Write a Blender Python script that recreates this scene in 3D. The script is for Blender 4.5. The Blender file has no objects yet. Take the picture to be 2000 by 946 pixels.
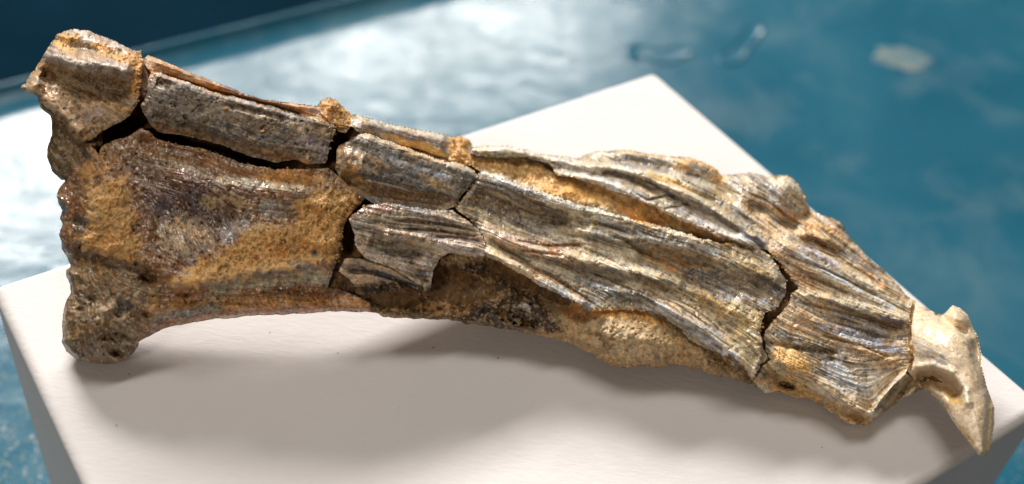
import bpy, bmesh, math, random
import numpy as np
from mathutils import Vector, Matrix
random.seed(7)
rng = np.random.default_rng(7)
scene = bpy.context.scene
C = scene.collection
U = 0.12                        # one layout unit = 12 cm (camera height over the box top)

# ------------------------------------------------------------------ camera
F = 2266.9                      # focal length in pixels of a 2000 px wide picture
PITCH, ROLL = 0.75068, 0.13616
fw = np.array([0, math.cos(PITCH), -math.sin(PITCH)])
_r = np.array([1.0, 0, 0]); _u = np.cross(_r, fw)
rt = _r*math.cos(ROLL) + _u*math.sin(ROLL)
up = -_r*math.sin(ROLL) + _u*math.cos(ROLL)
EYE = np.array([0, 0, 1.0])
cam = bpy.data.cameras.new('camera'); camo = bpy.data.objects.new('camera', cam); C.objects.link(camo)
M = Matrix(((rt[0], up[0], -fw[0], 0), (rt[1], up[1], -fw[1], 0), (rt[2], up[2], -fw[2], U), (0, 0, 0, 1)))
camo.matrix_world = M
cam.sensor_width = 36; cam.lens = F/2000*36
cam.clip_start = 0.005; cam.clip_end = 50
cam.dof.use_dof = True; cam.dof.focus_distance = 1.27*U; cam.dof.aperture_fstop = 14
scene.camera = camo

# ------------------------------------------------------------------ room light and lamps
W = bpy.data.worlds.new('World'); scene.world = W; W.use_nodes = True
W.node_tree.nodes['Background'].inputs[0].default_value = (1.0, 0.78, 0.58, 1)
W.node_tree.nodes['Background'].inputs[1].default_value = 0.06

def lamp(name, loc, target, sx, sy, power, col):
    l = bpy.data.lights.new(name, 'AREA'); l.shape = 'RECTANGLE'; l.size = sx; l.size_y = sy
    l.energy = power; l.color = col
    o = bpy.data.objects.new(name, l); C.objects.link(o)
    d = Vector(target) - Vector(loc)
    o.location = loc; o.rotation_euler = d.to_track_quat('-Z', 'Y').to_euler()
    return o
WARM = (1.0, 0.955, 0.90)
ROOM = 0.67761                  # the tubes run parallel to the table edge and the box
def room(a, b, z): return (a*math.cos(ROOM)-b*math.sin(ROOM), a*math.sin(ROOM)+b*math.cos(ROOM), z)
def tube_fixture(a, b, z, length, width, power, col=WARM):
    o = lamp('ceiling_lamp', room(a, b, z), room(a, b, z-1), length, width, power, col)
    o.rotation_euler = (0, 0, ROOM); return o
tube_fixture(0.20, 1.88, 1.24, 0.85, 0.55, 92)      # seen mirrored in the table, casts the main shadow
tube_fixture(1.25, 1.90, 1.24, 0.90, 0.50, 48)      # next fixture of the same row
tube_fixture(0.05, 0.30, 1.24, 0.60, 0.20, 4.6)     # overhead row
tube_fixture(-1.55, -0.80, 1.24, 0.70, 0.30, 14, (1.0, 0.90, 0.79))    # row left of the photographer
scene.view_settings.view_transform = 'Standard'; scene.view_settings.look = 'None'
scene.view_settings.exposure = 0.15; scene.view_settings.gamma = 1.0

# ------------------------------------------------------------------ helpers
def lin(c):
    c = np.asarray(c, float)/255.0
    return np.where(c <= 0.04045, c/12.92, ((c+0.055)/1.055)**2.4)
def lin4(c): return tuple(lin(c)) + (1.0,)

def tag(o, label=None, cat=None, group=None, kind=None):
    if label: o['label'] = label
    if cat: o['category'] = cat
    if group: o['group'] = group
    if kind: o['kind'] = kind
    return o

def mesh_np(name, verts, faces, mat, parent=None, smooth=True):
    """faces: (n,k) int array or list of such arrays"""
    if not isinstance(faces, list): faces = [faces]
    me = bpy.data.meshes.new(name)
    me.vertices.add(len(verts)); me.vertices.foreach_set('co', np.asarray(verts, np.float32).ravel())
    loops = np.concatenate([f.ravel() for f in faces]); me.loops.add(len(loops))
    me.loops.foreach_set('vertex_index', loops.astype(np.int32))
    tot = np.concatenate([np.full(len(f), f.shape[1]) for f in faces])
    st = np.concatenate([[0], np.cumsum(tot)[:-1]])
    me.polygons.add(len(tot)); me.polygons.foreach_set('loop_start', st.astype(np.int32))
    me.polygons.foreach_set('loop_total', tot.astype(np.int32))
    me.polygons.foreach_set('use_smooth', np.full(len(tot), smooth))
    me.update(calc_edges=True); me.validate()
    me.materials.append(mat)
    o = bpy.data.objects.new(name, me); C.objects.link(o)
    if parent: o.parent = parent
    return o

def new_mat(name):
    m = bpy.data.materials.new(name); m.use_nodes = True
    nt = m.node_tree; b = nt.nodes['Principled BSDF']
    return m, nt, b
def N(nt, t, **kw):
    n = nt.nodes.new(t)
    for k, v in kw.items():
        if k in n.inputs: n.inputs[k].default_value = v
        else: setattr(n, k, v)
    return n
def noise(nt, vec, scale, detail=4, rough=0.55, dist=0.0):
    n = N(nt, 'ShaderNodeTexNoise', Scale=scale, Detail=detail, Roughness=rough, Distortion=dist)
    nt.links.new(vec, n.inputs['Vector']); return n.outputs['Fac']
def ramp(nt, fac, stops):
    n = nt.nodes.new('ShaderNodeValToRGB'); e = n.color_ramp.elements
    while len(e) < len(stops): e.new(0.5)
    for k, (p, c) in enumerate(stops):
        e[k].position = p; e[k].color = c if len(c) == 4 else tuple(c)+(1,)
    nt.links.new(fac, n.inputs[0]); return n.outputs['Color']
def mixc(nt, fac, a, b, mode='MIX'):
    n = nt.nodes.new('ShaderNodeMix'); n.data_type = 'RGBA'; n.blend_type = mode
    for i, v in ((0, fac), (6, a), (7, b)):
        if hasattr(v, 'is_output'): nt.links.new(v, n.inputs[i])
        else: n.inputs[i].default_value = v
    return n.outputs[2]
def maprange(nt, v, a, b, c, d):
    n = N(nt, 'ShaderNodeMapRange'); nt.links.new(v, n.inputs[0])
    for i, x in enumerate((a, b, c, d)): n.inputs[i+1].default_value = x
    return n.outputs[0]
def bump(nt, h, strength, dist, prev=None):
    n = N(nt, 'ShaderNodeBump', Strength=strength, Distance=dist); nt.links.new(h, n.inputs['Height'])
    if prev: nt.links.new(prev, n.inputs['Normal'])
    return n.outputs['Normal']

# ------------------------------------------------------------------ materials
def mat_box():
    m, nt, b = new_mat('white_card'); L = nt.links
    co = N(nt, 'ShaderNodeTexCoord').outputs['Object']
    mp = N(nt, 'ShaderNodeMapping'); mp.inputs['Rotation'].default_value = (0, 0, 0.5); mp.inputs['Scale'].default_value = (0.55, 1.6, 1)
    L.new(co, mp.inputs['Vector'])
    n1 = noise(nt, mp.outputs[0], 900, 4, 0.6)
    n2 = noise(nt, co, 60, 3)
    n3 = noise(nt, co, 1500, 2, 0.5)
    c = mixc(nt, n2, lin4((226, 222, 221)), lin4((232, 228, 227)))
    sp = ramp(nt, n3, [(0.0, (0.55, 0.5, 0.45)), (0.20, (0.6, 0.55, 0.5)), (0.225, (1, 1, 1))])
    c = mixc(nt, 1.0, c, sp, 'MULTIPLY')
    L.new(c, b.inputs['Base Color']); b.inputs['Roughness'].default_value = 0.8
    b.inputs['Specular IOR Level'].default_value = 0.15
    nn = bump(nt, n1, 0.6, 0.00014); nn = bump(nt, n2, 0.35, 0.0007, nn)
    L.new(nn, b.inputs['Normal'])
    return m

def mat_table():
    m, nt, b = new_mat('teal_painted_metal'); L = nt.links
    co = N(nt, 'ShaderNodeTexCoord').outputs['Object']
    big = noise(nt, co, 14, 4, 0.55, 0.6); mid = noise(nt, co, 45, 5, 0.6, 0.4); fine = noise(nt, co, 420, 4, 0.6)
    c = ramp(nt, big, [(0.3, lin((26, 84, 106))), (0.55, lin((38, 94, 116))), (0.75, lin((64, 107, 124)))])
    w = ramp(nt, mid, [(0.5, (0, 0, 0)), (0.8, (0.32, 0.32, 0.32))])
    c = mixc(nt, w, c, lin4((120, 140, 145)))
    # fine scratches
    mp = N(nt, 'ShaderNodeMapping'); mp.inputs['Rotation'].default_value = (0, 0, 0.7); mp.inputs['Scale'].default_value = (14, 0.9, 1)
    L.new(co, mp.inputs['Vector']); s1 = noise(nt, mp.outputs[0], 90, 5, 0.7)
    sc = ramp(nt, s1, [(0.66, (0, 0, 0)), (0.74, (0.35, 0.35, 0.35))])
    c = mixc(nt, sc, c, lin4((150, 165, 170)))
    L.new(c, b.inputs['Base Color'])
    L.new(maprange(nt, mid, 0.3, 0.7, 0.17, 0.27), b.inputs['Roughness'])
    wn = noise(nt, co, 130, 6, 0.68, 0.8)
    L.new(maprange(nt, wn, 0.34, 0.66, 0.09, 0.24), b.inputs['Specular IOR Level'])
    mp2 = N(nt, 'ShaderNodeMapping'); mp2.inputs['Rotation'].default_value = (0, 0, 0.65); mp2.inputs['Scale'].default_value = (1.0, 1.8, 1)
    L.new(co, mp2.inputs['Vector']); st = noise(nt, mp2.outputs[0], 95, 3, 0.5)
    nn = bump(nt, st, 0.10, 0.0016); nn = bump(nt, fine, 0.10, 0.0004, nn)
    L.new(nn, b.inputs['Normal'])
    return m

def mat_bone(name='fossil_bone_surface', gb=1.0):
    m, nt, b = new_mat(name); L = nt.links
    co = N(nt, 'ShaderNodeTexCoord').outputs['Object']
    at = N(nt, 'ShaderNodeVertexColor', layer_name='mineral').outputs['Color']
    ft = N(nt, 'ShaderNodeVertexColor', layer_name='finish').outputs['Color']   # R gloss, G sand
    sep = N(nt, 'ShaderNodeSeparateColor'); L.new(ft, sep.inputs[0])
    n1 = noise(nt, co, 1500, 4, 0.65); n2 = noise(nt, co, 4600, 2, 0.6)
    k = ramp(nt, n1, [(0.25, (0.5, 0.47, 0.44)), (0.5, (1, 1, 1)), (0.75, (1.3, 1.28, 1.22))])
    c = mixc(nt, 0.75, at, k, 'MULTIPLY')
    k2 = ramp(nt, n2, [(0.3, (0.42, 0.40, 0.38)), (0.5, (1, 1, 1)), (0.72, (1.45, 1.42, 1.36))])
    c = mixc(nt, 0.4, c, k2, 'MULTIPLY')
    L.new(c, b.inputs['Base Color'])
    rr = N(nt, 'ShaderNodeMath', operation='MULTIPLY_ADD'); L.new(sep.outputs[0], rr.inputs[0]); rr.inputs[1].default_value = -0.52; rr.inputs[2].default_value = 0.78
    r2 = N(nt, 'ShaderNodeMath', operation='MULTIPLY_ADD'); L.new(n1, r2.inputs[0]); r2.inputs[1].default_value = 0.3; L.new(rr.outputs[0], r2.inputs[2])
    r3 = N(nt, 'ShaderNodeMath', operation='SUBTRACT', use_clamp=True); L.new(r2.outputs[0], r3.inputs[0]); r3.inputs[1].default_value = 0.15
    L.new(r3.outputs[0], b.inputs['Roughness'])
    b.inputs['Specular IOR Level'].default_value = 0.5
    cw = N(nt, 'ShaderNodeMath', operation='MULTIPLY'); L.new(sep.outputs[0], cw.inputs[0]); cw.inputs[1].default_value = 0.9
    L.new(cw.outputs[0], b.inputs['Coat Weight']); b.inputs['Coat Roughness'].default_value = 0.09
    gm = N(nt, 'ShaderNodeMath', operation='MULTIPLY'); L.new(n1, gm.inputs[0]); L.new(sep.outputs[2], gm.inputs[1])
    gm2 = N(nt, 'ShaderNodeMath', operation='MULTIPLY'); L.new(n2, gm2.inputs[0]); L.new(sep.outputs[2], gm2.inputs[1])
    nn = bump(nt, gm.outputs[0], 0.55*gb, 0.00028); nn = bump(nt, gm2.outputs[0], 0.4*gb, 0.00012, nn)
    L.new(nn, b.inputs['Normal'])
    return m

def mat_simple(name, col, rough, spec=0.5, var=0.25, scale=900):
    m, nt, b = new_mat(name); L = nt.links
    co = N(nt, 'ShaderNodeTexCoord').outputs['Object']; n = noise(nt, co, scale, 3)
    c = mixc(nt, n, tuple(np.clip(lin(col)*(1-var), 0, 1))+(1,), tuple(np.clip(lin(col)*(1+var), 0, 1))+(1,))
    L.new(c, b.inputs['Base Color']); b.inputs['Roughness'].default_value = rough; b.inputs['Specular IOR Level'].default_value = spec
    return m
M_box, M_table, M_bone = mat_box(), mat_table(), mat_bone()
M_floor = mat_simple('dark_blue_vinyl', (7, 25, 36), 0.8, 0.0, 0.45, 7)
M_rim = mat_simple('navy_painted_rim', (20, 58, 76), 0.35, 0.4, 0.3, 60)
M_grain = mat_simple('quartz_grain', (196, 152, 92), 0.35, 0.6, 0.45, 2500)
M_dust = mat_simple('pale_dust', (205, 205, 195), 0.25, 0.8)
M_crumb = mat_simple('brown_crumb', (150, 122, 88), 0.7)

# ------------------------------------------------------------------ layout of box and table
YAW = 0.67761
e1 = np.array([math.cos(YAW), math.sin(YAW), 0]); e2 = np.array([-math.sin(YAW), math.cos(YAW), 0])
Bc = np.array([0.18080, 1.49746, 0]); BW, BL, BH = 0.982, 0.742, 0.5
TZ = -BH                                      # table level

def ray(px, py): return fw + rt*((px-1000)/F) - up*((py-473)/F)
def on_plane(px, py, z):
    d = ray(px, py); return EYE + d*((z-1)/d[2])

# table top with a coved rim along its far left side
def build_table():
    A = on_plane(0, 236, TZ); nrm = e2                       # foot of the cove; rim runs along e1
    prof = [(-2.8+2.79*k/23, 0) for k in range(24)] + [(0, 0)]
    prof += [(0.012, 0.0008), (0.026, 0.004), (0.042, 0.010), (0.056, 0.0175), (0.066, 0.0235)]
    prof += [(0.066+0.008*(1-math.cos(a)), 0.0235+0.008*math.sin(a)) for a in np.linspace(0.45, 2.6, 8)]     # rolled bead
    cut = len(prof)-1; bx_, bz_ = prof[-1]
    prof += [(bx_+0.004, bz_-0.012), (bx_+0.006, bz_-0.06), (bx_+0.006, bz_-0.30), (bx_-0.02, bz_-0.32)]     # outer apron
    s = np.linspace(-2.0, 4.2, 63)
    for nm, pr, mt in (('table_top', prof[:cut+1], M_table), ('table_rim', prof[cut:], M_rim)):
        V = [(A + e1*t + nrm*x + np.array([0, 0, z]))*U for t in s for x, z in pr]
        n = len(pr); i = (np.arange(len(s)-1)[:, None]*n + np.arange(n-1)[None, :]).ravel()
        tag(mesh_np(nm, V, np.stack([i, i+n, i+n+1, i+1], 1), mt), kind='structure')
    z = -0.80; V = [(x, y, z) for x, y in ((-5, -5), (5, -5), (5, 5), (-5, 5))]
    tag(mesh_np('floor', V, np.array([[0, 1, 2, 3]]), M_floor), kind='structure')
build_table()

def build_box():
    bm = bmesh.new()
    L = Bc - e1*BW; R = Bc - e2*BL; Fc = L - e2*BL
    top = [bm.verts.new(tuple(p*U)) for p in (Bc, L, Fc, R)]
    bot = [bm.verts.new(tuple((p+np.array([0, 0, -BH+0.004]))*U)) for p in (Bc, L, Fc, R)]
    bm.faces.new(top); bm.faces.new(bot[::-1])
    for k in range(4): bm.faces.new((top[k], bot[k], bot[(k+1) % 4], top[(k+1) % 4]))
    bm.normal_update()
    bmesh.ops.recalc_face_normals(bm, faces=bm.faces)
    bmesh.ops.bevel(bm, geom=list(bm.edges), offset=0.013*U, segments=5, profile=0.5, affect='EDGES')
    me = bpy.data.meshes.new('cardboard_box'); bm.to_mesh(me); bm.free(); me.materials.append(M_box)
    for p in me.polygons: p.use_smooth = True
    o = bpy.data.objects.new('cardboard_box', me); C.objects.link(o)
    tag(o, 'upturned white cardboard specimen box the fossil rests on', 'box')
    m = o.modifiers.new('wn', 'WEIGHTED_NORMAL')
build_box()

# ------------------------------------------------------------------ the fossil: sculpted relief maps turned into closed solids
S = 1.5                                        # sculpting step (1 step = 0.1 mm on the bone)
gx = np.arange(20, 1964, S); gy = np.arange(40, 910, S)
X, Y = np.meshgrid(gx, gy); X = X.astype(np.float32); Y = Y.astype(np.float32)
SH = X.shape

def hash2(ix, iy, seed):
    h = (ix.astype(np.int64)*374761393 + iy.astype(np.int64)*668265263 + seed*1274126177) & 0xffffffff
    h = ((h ^ (h >> 13))*1274126177) & 0xffffffff
    return ((h ^ (h >> 16)) & 0xffff).astype(np.float32)/65535.0
def vnoise(x, y, seed):
    ix = np.floor(x); iy = np.floor(y); fx = x-ix; fy = y-iy
    fx = fx*fx*fx*(fx*(fx*6-15)+10); fy = fy*fy*fy*(fy*(fy*6-15)+10)
    ix = ix.astype(np.int32); iy = iy.astype(np.int32)
    a = hash2(ix, iy, seed); b = hash2(ix+1, iy, seed); c = hash2(ix, iy+1, seed); d = hash2(ix+1, iy+1, seed)
    return (a*(1-fx)+b*fx)*(1-fy) + (c*(1-fx)+d*fx)*fy
def fbm(scale, seed, octs=3, x=None, y=None, gain=0.5):
    x = X if x is None else x; y = Y if y is None else y
    t = 0; a = 1.0; n = 0; s = scale
    for k in range(octs):
        th = 0.6+1.1*k; cx, sx = math.cos(th), math.sin(th)
        t = t + a*(vnoise((x*cx-y*sx)/s+17*k, (x*sx+y*cx)/s-9*k, seed+k)-0.5); n += a; a *= gain; s *= 0.5
    return (t/n*2).astype(np.float32)           # about -1..1
def sstep(a, b, x):
    t = np.clip((x-a)/(b-a), 0, 1); return t*t*(3-2*t)

def win(pts, pad):
    p = np.asarray(pts, float)
    x0 = max(0, int((p[:, 0].min()-pad-gx[0])/S)); x1 = min(SH[1], int((p[:, 0].max()+pad-gx[0])/S)+2)
    y0 = max(0, int((p[:, 1].min()-pad-gy[0])/S)); y1 = min(SH[0], int((p[:, 1].max()+pad-gy[0])/S)+2)
    return slice(y0, y1), slice(x0, x1)
def seg_dist(pts, x, y, closed=False):
    """unsigned distance, side (+ below / right of travel), position 0..1 along"""
    p = np.asarray(pts, np.float32); q = np.roll(p, -1, 0) if closed else p[1:]; p = p if closed else p[:-1]
    L = np.hypot(*(q-p).T); tot = L.sum(); acc = 0
    best = np.full(x.shape, 1e9, np.float32); side = np.zeros_like(best); pos = np.zeros_like(best)
    for (ax, ay), (bx, by), l in zip(p, q, L):
        dx, dy = bx-ax, by-ay
        t = np.clip(((x-ax)*dx+(y-ay)*dy)/(l*l+1e-9), 0, 1)
        ex, ey = x-(ax+t*dx), y-(ay+t*dy); d = ex*ex+ey*ey
        m = d < best
        best[m] = d[m]; side[m] = (dx*ey-dy*ex)[m]; pos[m] = ((acc+t*l)/tot)[m]; acc += l
    return np.sqrt(best), side, pos
def inside(pts, x, y):
    p = np.asarray(pts, np.float32); c = np.zeros(x.shape, bool)
    for (ax, ay), (bx, by) in zip(p, np.roll(p, -1, 0)):
        if ay == by: continue
        m = ((ay > y) != (by > y)) & (x < (bx-ax)*(y-ay)/(by-ay)+ax); c ^= m
    return c
wx1 = fbm(16, 11, 3)+0.22*fbm(5, 13, 2); wy1 = fbm(16, 31, 3)+0.22*fbm(5, 33, 2)
def sdf(poly, warp=0.0, pad=14):
    w = win(poly, pad); x, y = X[w]+warp*wx1[w], Y[w]+warp*wy1[w]
    d, _, _ = seg_dist(poly, x, y, True)
    return w, np.where(inside(poly, x, y), d, -d)

# ---- flow of the bone fibres (screen-wise angle in degrees, y down) and streak map by line integral convolution
flow = [(100,150,20),(300,150,17),(450,220,17),(620,280,17),(700,240,14),(850,280,14),(720,300,22),(880,350,22),
 (200,320,60),(180,430,100),(330,330,10),(350,450,75),(420,480,50),(560,380,4),(600,470,0),(300,540,10),(180,620,80),(250,640,30),(350,610,-15),
 (500,575,-5),(650,580,0),(720,450,10),(830,440,6),(900,470,12),(760,540,22),(850,600,5),(960,410,30),(980,490,26),(1060,440,20),(1050,540,30),
 (1150,450,10),(1180,530,25),(1200,590,28),(1320,580,30),(1400,660,42),(1300,460,17),(1440,520,25),(1460,600,30),(1470,690,50),
 (1000,295,6),(1150,330,12),(1250,320,12),(1250,360,25),(1350,380,30),(1420,440,35),(1500,370,30),(1550,400,40),(1560,450,33),(1650,500,36),
 (1720,560,33),(1600,560,24),(1700,620,22),(1600,650,20),(1720,700,-10),(1600,740,25),(1650,780,30),(1740,760,125),(1830,640,28),(1820,700,20),
 (1880,740,70),(1910,830,78),(1200,680,15),(1000,600,12),(1350,700,20)]
fa = np.array(flow, np.float32); cs = np.zeros(SH, np.float32); sn = np.zeros(SH, np.float32)
for fx_, fy_, a_ in fa:
    w_ = 1.0/(((X-fx_)**2+(Y-fy_)**2)/900.0+1)**1.6
    cs += w_*math.cos(2*math.radians(a_)); sn += w_*math.sin(2*math.radians(a_))
TH = 0.5*np.arctan2(sn, cs) + 0.22*fbm(40, 71, 2); VX = np.cos(TH).astype(np.float32); VY = np.sin(TH).astype(np.float32)
def lic(base, n, step):
    acc = base.copy()
    for sg in (1, -1):
        px = np.broadcast_to(np.arange(SH[1], dtype=np.float32)[None, :], SH).copy(); py = np.broadcast_to(np.arange(SH[0], dtype=np.float32)[:, None], SH).copy()
        lx = VX*sg; ly = VY*sg
        for k in range(n):
            px += lx*step; py += ly*step
            ix = np.clip(np.rint(px), 0, SH[1]-1).astype(np.int32); iy = np.clip(np.rint(py), 0, SH[0]-1).astype(np.int32)
            acc += base[iy, ix]
            nx = VX[iy, ix]; ny = VY[iy, ix]; s_ = np.sign(nx*lx+ny*ly); s_[s_ == 0] = 1; lx = nx*s_; ly = ny*s_
    acc -= acc.mean(); return acc/(acc.std()*2)
streak = np.clip(lic(rng.random(SH).astype(np.float32), 16, 1.1), -1.5, 1.5)          # fine fibres
streak2 = np.clip(lic(vnoise(X/6.0, Y/6.0, 5).astype(np.float32), 22, 1.6), -1.5, 1.5) # coarse strands
n40, n18, n9, n4 = fbm(40, 101, 3), fbm(18, 111, 3), fbm(9, 121, 2), fbm(4.2, 131, 2)
n25 = fbm(2.9, 137, 1)
ncell = np.abs(fbm(11, 141, 2)); npit = sstep(0.35, 0.75, fbm(8, 151, 2))

# ---- reference surface the bone lies on, and the general roundness of the whole piece
def at_height(px, py, z):
    d = ray(px, py); return EYE + d*((z-1)/d[2])
P1 = at_height(200, 705, 0.020); P2 = at_height(1690, 822, 0.016)
TILT = math.radians(6)
Nn = np.cross(P2-P1, up*math.cos(TILT)+fw*math.sin(TILT)); Nn /= np.linalg.norm(Nn)
def points(px, py, rel):
    d = fw[None]+rt[None]*((px-1000)/F)[:, None]-up[None]*((py-473)/F)[:, None]
    D = ((P1-EYE)@Nn)/(d@Nn)
    v = ((px-200)*(822-705)-(py-705)*(1690-200))/1494.6        # distance up from the line of contact
    lay = np.tan(np.radians(25*sstep(480, 1050, px)))           # the right half lies flatter
    lift = 75*sstep(1740, 1900, px)                             # the hook is carried clear of the box edge
    return EYE[None]+d*(D*(1-(rel+lift-np.clip(v, -60, None)*lay)/F))[:, None]

OUT = [(40,173),(92,97),(110,67),(120,62),(145,56),(175,60),(225,81),(260,97),(270,100),(278,110),(287,107),(310,115),(355,135),(412,157),(475,182),(517,195),(575,202),(620,207),(625,197),(642,191),(660,200),(672,212),(685,223),(705,227),(775,245),(830,255),(875,264),(900,266),(915,272),(922,284),(932,286),(987,284),(1025,292),(1055,301),(1100,307),(1135,310),(1142,304),(1162,297),(1195,295),(1222,292),(1250,297),(1300,305),(1345,307),(1375,317),(1400,332),(1412,345),(1420,341),(1452,337),(1465,336),(1502,345),(1532,341),(1550,350),(1562,365),(1575,390),(1582,410),(1612,422),(1640,435),(1652,452),(1665,472),(1690,497),(1722,527),(1745,547),(1775,580),(1825,610),(1842,615),(1860,597),(1875,602),(1890,615),(1900,640),(1910,657),(1917,692),(1917,715),(1927,755),(1942,796),(1942,829),(1936,872),(1924,891),(1912,891),(1896,869),(1872,838),(1857,817),(1848,799),(1830,778),(1806,761),(1791,764),(1760,781),(1730,802),(1712,815),(1695,830),(1675,832),(1650,827),(1625,807),(1600,790),(1580,777),(1557,777),(1520,765),(1495,770),(1487,762),(1462,750),(1425,737),(1400,735),(1362,720),(1320,712),(1287,717),(1250,715),(1212,719),(1187,712),(1162,695),(1137,685),(1112,670),(1050,656),(1000,646),(925,634),(910,635),(900,627),(850,624),(750,620),(740,612),(725,610),(675,609),(635,609),(575,614),(500,616),(400,626),(325,641),(300,651),(272,668),(270,678),(257,693),(235,708),(207,712),(175,708),(150,703),(130,686),(122,668),(122,626),(127,596),(137,573),(137,556),(129,538),(130,526),(139,521),(134,506),(122,488),(120,472),(114,460),(122,440),(118,427),(122,412),(115,400),(109,385),(117,367),(125,357),(122,350),(102,335),(92,307),(92,290),(100,267),(102,240),(100,227),(80,210),(75,192)]
_w, _d = sdf(OUT, 0.8, 30)
SIL = np.full(SH, -50, np.float32); SIL[_w] = _d
def dome(d, w): t = np.clip(d/w, 0, 1); return np.sqrt(np.clip(1-(1-t)**2, 0, 1))
G = 78*dome(SIL, 135)
# the bone gets flatter towards the hooked end
G *= 1.0-0.25*sstep(1500, 1900, X)

def ridge(H, pts, w, amp, p=2.0, wb=None, taper=0.12):
    """crest (amp>0) or groove (amp<0) along a polyline; w above it, wb below it; p=1 sharp, 2 round"""
    wb = w if wb is None else wb
    W_ = win(pts, 3*max(w, wb)); d, s, t = seg_dist(pts, X[W_]+1.2*wx1[W_], Y[W_]+1.2*wy1[W_])
    ww = np.where(s > 0, wb, w); e = np.exp(-(d/ww)**p)
    if taper: e = e*np.clip(np.minimum(t, 1-t)/taper+0.25, 0, 1)
    H[W_] += 1.7*amp*e
def blob(H, x, y, rx, ry, ang, amp, p=2.0):
    a = math.radians(ang); R_ = 2.6*max(rx, ry); W_ = win([(x-R_, y-R_), (x+R_, y+R_)], 0)
    dx, dy = X[W_]-x+2*wx1[W_], Y[W_]-y+2*wy1[W_]
    u_ = (dx*math.cos(a)+dy*math.sin(a))/rx; v_ = (-dx*math.sin(a)+dy*math.cos(a))/ry
    H[W_] += 1.7*amp*np.exp(-(u_*u_+v_*v_)**(p/2))

# ---- mineral colours where the bone changes colour, and painted shade under the strap
ALB = np.empty(SH+(3,), np.float32); ALB[:] = lin((122, 98, 68))
GLO = np.full(SH, 0.45, np.float32); SND = np.zeros(SH, np.float32); VAR = np.ones(SH, np.float32); FIB = np.full(SH, 0.3, np.float32)
def paint(mask, w, col, gloss=None, sand=None, var=None, fib=None):
    m = mask[..., None]; ALB[w] = ALB[w]*(1-m)+lin(col).astype(np.float32)*m
    for A_, v in ((GLO, gloss), (SND, sand), (VAR, var), (FIB, fib)):
        if v is not None: A_[w] = A_[w]*(1-mask)+v*mask
def pp(poly, col, soft=6, k=1.0, brk=0.0, **kw):
    """polygon wash; brk breaks it up into flecks"""
    w, d = sdf(poly, 5.0, soft+8); m = sstep(-soft, soft, d+soft*0.9*n9[w])*k
    if brk: m = m*sstep(-brk-0.25, 0.35-brk*0.4, n18[w]*0.6+n9[w]*0.5+streak2[w]*0.35)
    paint(m, w, col, **kw)
def pe(x, y, rx, ry, ang, col, k=1.0, brk=0.0, **kw):
    a = np.linspace(0, 2*math.pi, 20)[:-1]; c, s = math.cos(math.radians(ang)), math.sin(math.radians(ang))
    pp([(x+rx*math.cos(t)*c-ry*math.sin(t)*s, y+rx*math.cos(t)*s+ry*math.sin(t)*c) for t in a], col, min(rx, ry)*0.45, k, brk, **kw)
def pl(pts, wd, col, k=1.0, brk=0.0, **kw):
    """band along a line"""
    w = win(pts, wd*2.5+4); d, s, t = seg_dist(pts, X[w]+4*wx1[w], Y[w]+4*wy1[w])
    m = sstep(wd*1.35, wd*0.55, d+wd*0.45*n9[w])*k
    if brk: m = m*sstep(-brk-0.25, 0.35-brk*0.4, n18[w]*0.6+n9[w]*0.5+streak2[w]*0.35)
    paint(m, w, col, **kw)

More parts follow.
